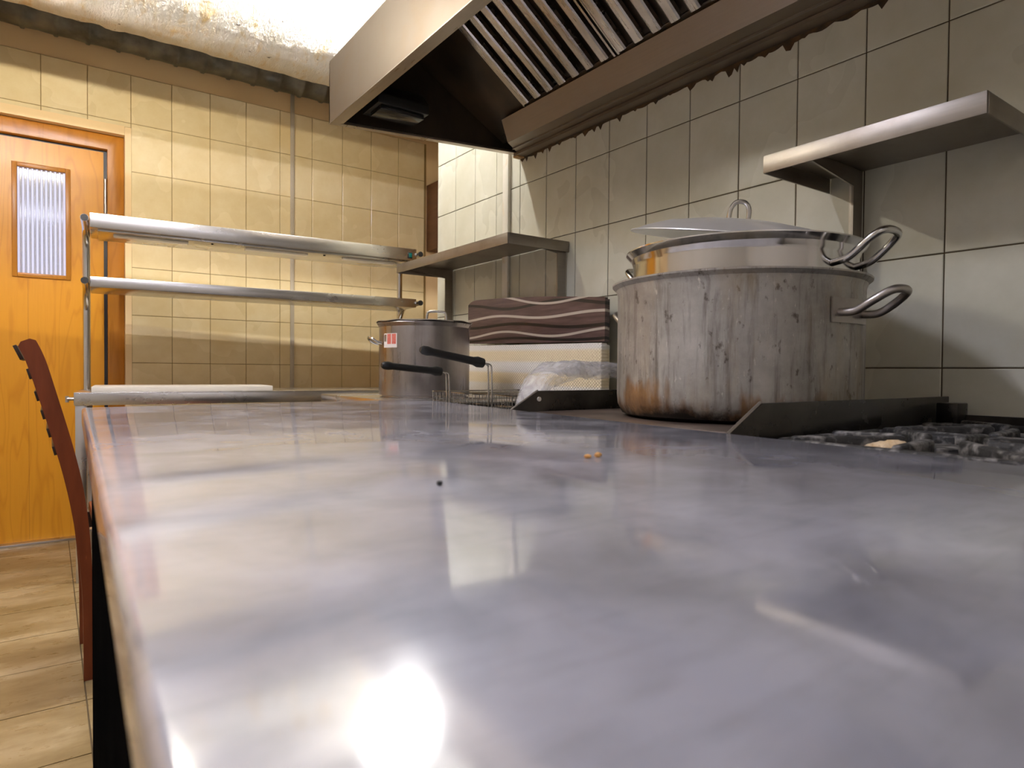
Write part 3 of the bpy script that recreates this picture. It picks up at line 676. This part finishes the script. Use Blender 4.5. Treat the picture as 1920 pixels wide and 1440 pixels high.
# lid, propped at a slant
RL = .236; lid_c = Vector((PX+.004, PY+.004, Z+.306))
vw = Vector((math.sin(math.radians(54.3)), math.cos(math.radians(54.3)), 0)); rg = Vector((vw.y, -vw.x, 0))
nl = Vector((0, 0, 1)) + rg*.135 - vw*.140; nl.normalize()
q = Vector((0, 0, 1)).rotation_difference(nl).to_matrix()
def tilt(bm):
    bmesh.ops.rotate(bm, verts=bm.verts[:], cent=(0, 0, 0), matrix=q); bmesh.ops.translate(bm, verts=bm.verts[:], vec=lid_c)
ld = None
bm = B(); lathe(bm, [(0, .040), (.09, .0375), (.16, .027), (.205, .013), (RL-.012, .004), (RL, .001), (RL+.001, -.001), (RL-.001, -.0025), (RL-.014, -.001), (.20, .009), (.15, .023), (0, .036)], (0, 0, 0), 96); tilt(bm); ld = obj('lid', bm, 'lid', ip, ang=40); ld['label'] = 'round steel lid lying slanted across the nested pot'
bm = B(); tube(bm, smooth_path([tuple(rg*-.021+Vector((0, 0, .037))), tuple(rg*-.020+Vector((0, 0, .062))), tuple(rg*-.010+Vector((0, 0, .079))), tuple(rg*.010+Vector((0, 0, .079))), tuple(rg*.020+Vector((0, 0, .062))), tuple(rg*.021+Vector((0, 0, .037)))], 6), .0052, 12); tilt(bm); obj('handle', bm, 'tube', ld)

# ------------------------------------------------------------------ small stock pot
SX, SY, SR = 1.184, 2.247, .173
sp_ = thing('stock_pot', 'tall grey steel stock pot with small red and white sticker', 'pot', (SX, SY, ST))
bm = B(); hh = .276
lathe(bm, [(0, 0), (SR-.012, 0), (SR-.012, .006), (SR-.002, .008), (SR, .016), (SR, hh-.014), (SR+.004, hh-.006), (SR+.0075, hh), (SR+.006, hh+.003), (SR-.003, hh-.006), (SR-.003, .012), (0, .008)], (SX, SY, ST), 80); obj('pot_body', bm, 'pot2', sp_)
_v = Vector((-math.sin(math.radians(27.8)), -math.cos(math.radians(27.8)), 0)); _r = Vector((-_v.y, _v.x, 0)); base_z = ST+.212
for ddir in ((_r*-.97+_v*.2).normalized(), (_r*.62-_v*.78).normalized()):
    sd_ = Vector((-ddir.y, ddir.x, 0))
    pts = [Vector((SX, SY, base_z+dz))+ddir*(SR+o_)+sd_*q_ for q_, o_, dz in ((-.045, -.003, -.012), (-.045, .018, -.006), (-.036, .034, .006), (0, .039, .010), (.036, .034, .006), (.045, .018, -.006), (.045, -.003, -.012))]
    loop_handle(pts, .0055, 'tube', sp_)
view = Vector((-math.sin(math.radians(27.8)), -math.cos(math.radians(27.8)), 0)); right = Vector((-view.y, view.x, 0))
def on_pot(deg, dz, off=.0): 
    a = math.radians(deg); d_ = view*math.cos(a)+right*math.sin(a); return Vector((SX, SY, ST+dz))+d_*(SR+off)
def patch(a0, a1, z0, z1, off, m, parent, name):
    bm = B(); n = 6; vs = [[bm.verts.new(on_pot(a0+(a1-a0)*i/n, z, off)) for i in range(n+1)] for z in (z0, z1)]
    for i in range(n): bm.faces.new((vs[0][i], vs[0][i+1], vs[1][i+1], vs[1][i]))
    return obj(name, bm, m, parent)
stk = patch(-59, -35, .183, .235, .0006, 'sticker_white', sp_, 'sticker')
patch(-51.5, -44.5, .196, .233, .0010, 'sticker_red', stk, 'red_print'); patch(-43, -36.5, .196, .233, .0010, 'sticker_red', stk, 'red_print')
patch(-58, -53.5, .205, .231, .0010, 'dull', stk, 'grey_print')
bm = B(); lathe(bm, [(0, .015), (.06, .0145), (.13, .010), (.160, .005), (SR+.006, .004), (SR+.010, .002), (SR+.010, .0002), (.15, .001), (0, .009)], (SX, SY, ST+hh+.0032), 80)
for v in bm.verts:
    rr = Vector((v.co.x-SX, v.co.y-SY, 0)).length
    if rr > .14: v.co.z += .0016*math.sin(math.atan2(v.co.y-SY, v.co.x-SX)*9)+.0016
sl_ = obj('lid', bm, 'pot2', sp_); sl_['label'] = 'flat dark lid'
lz = ST+hh+.017; hc_ = Vector((SX, SY, 0))+right*.045
loop_handle([hc_+right*-.038+Vector((0, 0, lz-.004)), hc_+right*-.036+Vector((0, 0, lz+.022)), hc_+right*-.026+Vector((0, 0, lz+.034)), hc_+right*.026+Vector((0, 0, lz+.034)), hc_+right*.036+Vector((0, 0, lz+.022)), hc_+right*.038+Vector((0, 0, lz-.004))], .005, 'tube', sl_)

# ------------------------------------------------------------------ fryer baskets
def basket(label, x0, x1, y0, y1, hx, hz, up_, hy):
    t = thing('fryer_basket', label, 'basket', ((x0+x1)/2, (y0+y1)/2, ST-.14), 'wire fryer baskets')
    zt = ST+.030; zb = ST-.107
    rim_ = B(); tube(rim_, [(x0, y0, zt), (x1, y0, zt), (x1, y1, zt), (x0, y1, zt)], .0028, 8, closed=True); obj('rim', rim_, 'tube', t, ang=60)
    bm = B(); s = .013
    def wire(a, b): tube(bm, [a, b], .0009, 4)
    n = int((x1-x0)/s)
    for i in range(n+1):
        x = x0+(x1-x0)*i/n; wire((x, y0, zt), (x, y0+.012, zb)); wire((x, y0+.012, zb), (x, y1-.012, zb)); wire((x, y1, zt), (x, y1-.012, zb))
    n = int((y1-y0)/s)
    for i in range(n+1):
        y = y0+(y1-y0)*i/n; wire((x0, y, zt), (x0+.012, y, zb)); wire((x1, y, zt), (x1-.012, y, zb)); wire((x0+.012, y, zb), (x1-.012, y, zb))
    for k in range(1, 9):
        f = k/9; z = zt+(zb-zt)*f; d_ = .012*f
        tube(bm, [(x0+d_, y0+d_, z), (x1-d_, y0+d_, z), (x1-d_, y1-d_, z), (x0+d_, y1-d_, z)], .0009, 4, closed=True)
    o = obj('mesh', bm, 'tube', t); o['kind'] = 'stuff'
    e = Vector((hx, hy, hz)); 
    for dy in (-.009, .009):
        tubeo('handle_wire', smooth_path([(x0+.001, hy+dy, zt-.06), (x0-.001, hy+dy, zt), (x0-.003, hy+dy, hz-.02), (x0-.006, hy+dy*.9, hz-.003), (x0-.022, hy+dy*.6, hz+.002), (x0-.05, hy+dy*.5, hz+up_*.05)], 5), .0026, 'tube', t, 8)
    L_ = .205; d_ = Vector((-1, 0, up_)).normalized(); s0 = Vector((x0-.028, hy, hz+.003))
    bm = B(); sgm = [(0, .014), (.02, .016), (.035, .012), (.06, .0115), (.17, .011), (.185, .0135), (.20, .012), (.207, .007)]
    tube(bm, [s0+d_*a for a, r in sgm], .01, 12, rs=[r for a, r in sgm])
    for v in bm.verts:
        c = s0+d_*((v.co-s0).dot(d_)); v.co = c+(v.co-c)*Vector((1, .8, 1)).to_tuple()[0]
    obj('handle', bm, 'black_plastic', t, ang=50)
basket('wire fryer basket with raised black handle nearest the plastic bag', 1.062, 1.42, 1.49, 1.70, 0, Z+.020, .17, 1.60)
basket('wire fryer basket with lower black handle beside the small stock pot', 1.062, 1.42, 1.745, 1.955, 0, Z-.006, .09, 1.85)

# ------------------------------------------------------------------ mats against the wall
wm = thing('woven_mat', 'cream and yellow striped woven mat standing against wall', 'mat', (1.60, 2.13, ST-.011))
bm = B(); prism(bm, [(1.585, 1.685, ST-.0), (1.585, 2.590, ST-.0), (1.585, 2.590, Z+.116), (1.585, 1.685, Z+.103)], (.030, 0, 0), .005); obj('mat_sheet', bm, 'weave', wm)
for dz in (.0,):
    bm = B(); prism(bm, [(1.617, 1.70, ST), (1.617, 2.58, ST), (1.617, 2.58, Z+.110), (1.617, 1.70, Z+.098)], (.025, 0, 0), .005); obj('mat_sheet', bm, 'weave', wm)
bm_ = thing('striped_mat', 'dark brown mat with wavy pale stripes lying on the cream mat', 'mat', (1.60, 2.13, Z+.11))
def wavy_sheet(x0, th, dz, name, dy=0):
    bm = B(); n = 40; rowsF = []
    for i in range(n+1):
        f = i/n; y = 1.672+dy+(2.585-dy*2-1.672)*f
        top = Z+.262+.062*f+.010*math.sin(f*PI) - (.020*max(0, (f-.93)/.07)**2) + dz
        bot = Z+.106+.020*f; bul = .012*math.sin(f*PI)
        rowsF.append([bm.verts.new((x0-bul*math.sin(PI*g), y, bot+(top-bot)*g)) for g in [k/8 for k in range(9)]])
    fs = []
    for A, Bq in zip(rowsF, rowsF[1:]):
        for k in range(8): fs.append(bm.faces.new((A[k], Bq[k], Bq[k+1], A[k+1])))
    r = bmesh.ops.extrude_face_region(bm, geom=fs); bmesh.ops.translate(bm, verts=[v for v in r['geom'] if isinstance(v, bmesh.types.BMVert)], vec=(th, 0, 0))
    obj(name, bm, 'wavy', bm_)
wavy_sheet(1.588, .012, 0, 'fold'); wavy_sheet(1.603, .012, -.006, 'fold', .012); wavy_sheet(1.618, .012, -.003, 'fold', .02)

# clear plastic bag
bm = B(); nu, nv = 56, 44; grid = []
for i in range(nu+1):
    row = []
    for j in range(nv+1):
        u = i/nu; v = j/nv
        x = .985+.60*u; y = 1.316+.26*v*(.22+.78*min(1, u/.40))
        edge = min(1, u/.30)**.8*min(1, (1-u)/.10)**.5; ev = min(1, v/.05)**.5*min(1, (1-v)/.2)**.6
        h = (.102*edge*(.55+.45*ev))*(.9+.1*math.sin(u*5))
        p = Vector((x*9, y*9, 3))
        h += .016*noise.noise(p*1.3)*edge+.007*noise.noise(p*4)*edge
        base = ST+.052+min(0, (u-.12))*.42
        z = base+h*.74
        if v < .05 : z -= (1-v/.05)*.012
        row.append(bm.verts.new((x+.006*noise.noise(p*3), y+.008*noise.noise(p*2.2+Vector((5, 5, 5))), max(z, ST-.005))))
    grid.append(row)
for i in range(nu):
    for j in range(nv): bm.faces.new((grid[i][j], grid[i+1][j], grid[i+1][j+1], grid[i][j+1]))
bag = obj('plastic_bag', bm, 'film', ang=180); tag(bag, 'crumpled clear plastic bag lying over the dark guard plate', 'bag')

# ------------------------------------------------------------------ steel counter in the foreground
ct = thing('steel_counter', 'long smeared stainless steel counter with shade-darkened black base in the foreground', 'counter', (.45, .7, 0))
cz = lambda y: Z-.100+.008*y
def cpt(x, y, dz=0): return (x, y, cz(y)+dz)
le = lambda y: .016+.0245*y
re_ = lambda y: .855+.025*y + (.012*max(0, y-1.1)/.6)
YN_ = -.75
outl = [(le(YN_), YN_), (re_(YN_), YN_), (re_(.9), .9), (re_(1.74), 1.745), (le(1.69), 1.69)]
bm = B(); prism(bm, [cpt(x, y) for x, y in outl], (0, 0, -.040), .007, 6); obj('counter_top', bm, 'counter', ct, ang=8)
bm = B(); pl = [(le(YN_+.1)+.016, YN_+.1), (re_(YN_+.1)-.03, YN_+.1), (re_(1.6)-.03, 1.60), (le(1.60)+.016, 1.60)]
prism(bm, [(x, y, .02) for x, y in pl], (0, 0, cz(0)-.042-.02)); obj('base_cabinet', bm, 'shaded_black_body', ct, smooth=False)
for x, y in ((.15, -.5), (.75, -.5), (.15, 1.5), (.8, 1.5)): tubeo('foot', [(x, y, 0), (x, y, .021)], .02, 'black_plastic', ct)
def crumb(name, label, x, y, s, m, cat):
    bm = B(); bmesh.ops.create_icosphere(bm, subdivisions=3, radius=1)
    for v in bm.verts: n_ = 1+.4*noise.noise(v.co*2+Vector((x, y, 0))*50); v.co = Vector((x+v.co.x*s[0]*n_, y+v.co.y*s[1]*n_, cz(y)+s[2]*.9+v.co.z*s[2]*n_))
    return tag(obj(name, bm, m), label, cat)
# unprojected spots on the counter plane
def on_counter(px_, py_):
    d_ = fw+rt*(px_-960)/F_PX+up*(720-py_)/F_PX; t = -.100/(d_.z-.008*d_.y); return d_.x*t, d_.y*t
x, y = on_counter(1102, 859); crumb('food_crumb', 'orange food crumb on the counter, left one of the pair', x, y, (.0042, .0038, .0022), 'crumb', 'crumb')
x, y = on_counter(1121, 857); crumb('food_crumb', 'orange food crumb on the counter, right one of the pair', x, y, (.0040, .0036, .0028), 'crumb', 'crumb')
x, y = on_counter(824, 910); crumb('black_speck', 'tiny black speck lying on the steel counter', x, y, (.0025, .0025, .0020), 'black_plastic', 'speck')

# ------------------------------------------------------------------ pass table with heated shelf
TA = math.radians(-5.0); TP = Vector((.084, 3.274, 0)); TT = Z-.104
tb = thing('pass_table', 'steel pass table standing before the cream tiled wall', 'table', (.084, 3.274, 0))
def TB(bm): bmesh.ops.transform(bm, matrix=Matrix.Translation(TP) @ Matrix.Rotation(TA, 4, 'Z'), verts=bm.verts[:])
def tpart(name, dims, m, parent, bev=.0015):
    bm = B(); box(bm, *dims, bev); TB(bm); return obj(name, bm, m, parent)
TLn, TDp = 1.60, .56
tpart('table_top', (0, TLn, 0, TDp, TT-.004, TT), 'steel_x', tb)
tpart('apron', (0, TLn, 0, .003, TT-.055, TT-.004), 'steel_x', tb, .0008)
tpart('side_apron', (0, .003, .003, TDp, TT-.055, TT-.004), 'steel', tb, .0008)
for x in (.004, TLn-.044):
    for y in (.006, TDp-.046): tpart('leg', (x, x+.04, y, y+.04, .0, TT-.005), 'steel', tb)
tpart('under_shelf', (.05, TLn-.05, .05, TDp-.05, .20, .215), 'steel', tb)
bm = B(); tube(bm, [(-.03, .10, TT-.03), (0.0, .10, TT-.03)], .008, 10); tube(bm, [(-.03, .10, TT-.045), (-.03, .10, TT-.018)], .007, 10); TB(bm); obj('hook', bm, 'dull', tb)
bm = B(); box(bm, .06, .80, .035, .34, TT, TT+.024, .003); TB(bm); tag(obj('cutting_board', bm, 'board'), 'flat grey board lying on the pass table', 'board')
# over-shelf with heat lamps
hs = thing('heated_shelf', 'two-tier steel heated pass shelf with switch on the pass table', 'shelf', (.11, 3.74, TT))
SP = Vector((.150, 3.45, 0)); SA = math.radians(-3.6)
def SB(bm): bmesh.ops.transform(bm, matrix=Matrix.Translation(SP) @ Matrix.Rotation(SA, 4, 'Z'), verts=bm.verts[:])
def spart(name, dims, m, parent, bev=.0015):
    bm = B(); box(bm, *dims, bev); SB(bm); return obj(name, bm, m, parent)
SLn, SDp = 1.565, .30; z1 = Z+.690; z2 = Z+.407
ts = spart('top_shelf', (0, SLn, 0, SDp, z1-.066, z1), 'steel_x', hs, .003)
spart('heater_tray', (.03, SLn-.03, .02, SDp-.02, z1-.076, z1-.066), 'steel', ts)
for a, b in ((.09, .40), (.66, .97), (1.16, 1.46)): spart('heat_tube', (a, b, .055, .10, z1-.088, z1-.076), 'heat_tube', ts, .004)
for a in (.5, 1.05): spart('tray_screw', (a, a+.01, .05, .06, z1-.081, z1-.076), 'black_plastic', ts, .001)
sw = spart('switch', (SLn-.052, SLn-.028, -.004, 0, z1-.056, z1-.022), 'black_plastic', ts, .001)
spart('rocker', (SLn-.048, SLn-.032, -.008, -.004, z1-.051, z1-.027), 'green_plastic', sw, .001)
spart('lower_shelf', (0, SLn, 0, SDp, z2-.048, z2), 'steel_x', hs, .003)
for s, xx in ((0, -.019), (1, SLn+.019)):
    bm = B(); r_ = .016; yb = .300; top = z1-.028
    pts = [(xx, yb, TT), (xx, yb, top-.16)] + [(xx, yb-.10*(1-math.cos(a)), top-.10+.10*math.sin(a)-.0) for a in [PI/2*k/8 for k in range(9)]] + [(xx, -.012, top)]
    tube(bm, pts, r_, 16, cap=True); SB(bm); post = obj('post', bm, 'tube', hs, ang=60)
    bm = B(); tube(bm, [(xx, -.0125, top), (xx, -.016, top)], .0145, 16); SB(bm); obj('end_cap', bm, 'black_plastic', post)
    lz2 = z2-.022
    bm = B(); tube(bm, [(xx, yb-.001, lz2-.11), (xx, yb-.012, lz2-.06), (xx, yb-.05, lz2-.02), (xx, yb-.10, lz2), (xx, -.012, lz2)], .0145, 14); SB(bm); arm = obj('arm', bm, 'tube', hs, ang=60)
    bm = B(); tube(bm, [(xx, -.0125, lz2), (xx, -.018, lz2)], .0150, 16); SB(bm); obj('end_cap', bm, 'black_plastic', arm)

# wooden rack seen past the wall end
rk = thing('wooden_rack', 'brown wooden wall rack glimpsed past the end of the white wall', 'rack', (2.45, 4.0, Z+.80))
for nm, q in (('side', (2.172, 2.192, 3.86, 4.105, Z+.84, Z+1.30)), ('side', (2.78, 2.80, 3.86, 4.105, Z+.84, Z+1.30)), ('top', (2.192, 2.78, 3.86, 4.105, Z+1.20, Z+1.30)), ('shelf', (2.192, 2.78, 3.88, 4.105, Z+1.03, Z+1.05)), ('shelf', (2.192, 2.78, 3.88, 4.105, Z+.93, Z+.95)), ('shelf', (2.192, 2.78, 3.86, 4.105, Z+.84, Z+.86))):
    boxo(nm, q, 'rack_wood', rk, bev=.002)

# ------------------------------------------------------------------ chair
ch = thing('dining_chair', 'red-brown wooden chair with curved slatted back tucked beside counter', 'chair', (.25, 2.4, 0))
prof = [(-.053, .075), (-.030, .020), (-.002, -.083), (.031, -.212), (.056, -.327), (.073, -.44), (.084, -.56), (.0895, -.70), (.0895, -.91)]
wid = [.044, .044, .043, .042, .040, .036, .030, .025, .022]
C_ = smooth_path([(x, 0, z) for x, z in prof], 4); 
def wd_at(z):
    for (a, wa), (b, wb_) in zip(zip([p[1] for p in prof], wid), list(zip([p[1] for p in prof], wid))[1:]):
        if b <= z <= a: return wa+(wb_-wa)*(a-z)/(a-b)
    return wid[-1]
def post(y):
    bm = B(); Lf, Rt = [], []
    for i, p in enumerate(C_):
        t = (C_[min(i+1, len(C_)-1)]-C_[max(i-1, 0)]).normalized(); n_ = Vector((-t.z, 0, t.x)); 
        if n_.x < 0: n_ = -n_
        h = wd_at(p.z)/2; Lf.append(p-n_*h); Rt.append(p+n_*h)
    vs = [[bm.verts.new((q.x, y+dy, Z+max(q.z, -Z))) for q in (a, b) for dy in (-.011, .011)] for a, b in zip(Lf, Rt)]
    for A, Bq in zip(vs, vs[1:]):
        for a, b in ((0, 1), (1, 3), (3, 2), (2, 0)): bm.faces.new((A[a], A[b], Bq[b], Bq[a]))
    bm.faces.new([vs[0][k] for k in (0, 1, 3, 2)]); bm.faces.new([vs[-1][k] for k in (0, 1, 3, 2)])
    return obj('back_post', bm, 'chair', ch, ang=30)
post(2.25); post(2.56)
def cx(z):
    for p, q in zip(C_, C_[1:]):
        if q.z <= z <= p.z: return p.x+(q.x-p.x)*(p.z-z)/(p.z-q.z), Vector((q.x-p.x, 0, q.z-p.z)).normalized()
    return C_[0].x, Vector((.3, 0, -.95))
for i, (z, hgt) in enumerate(((.052, .042), (-.012, .030), (-.075, .028), (-.128, .026), (-.180, .026), (-.232, .026))):
    x, t = cx(z); n_ = Vector((t.z, 0, -t.x));
    if n_.x > 0: n_ = -n_
    a = Vector((x, 0, z))+n_*(.019 if i else .024); bm = B()
    prism(bm, [(a.x+t.x*h+n_.x*q, 2.240 if i in (0, 1) else 2.2615, Z+a.z+t.z*h+n_.z*q) for h, q in ((-hgt/2, 0), (hgt/2, 0), (hgt/2, .009), (-hgt/2, .009))], (0, .330 if i in (0, 1) else .287, 0), .001); obj('slat', bm, 'chair_dark', ch)
boxo('seat', (.106, .50, 2.232, 2.60, Z-.478, Z-.448), 'chair', ch, bev=.006)
for y in (2.25, 2.575): boxo('leg', (.455, .485, y-.014, y+.014, 0, Z-.478), 'chair', ch, bev=.003)
boxo('rail', (.10, .46, 2.243, 2.257, Z-.53, Z-.48), 'chair_dark', ch); boxo('rail', (.10, .46, 2.568, 2.582, Z-.53, Z-.48), 'chair_dark', ch)
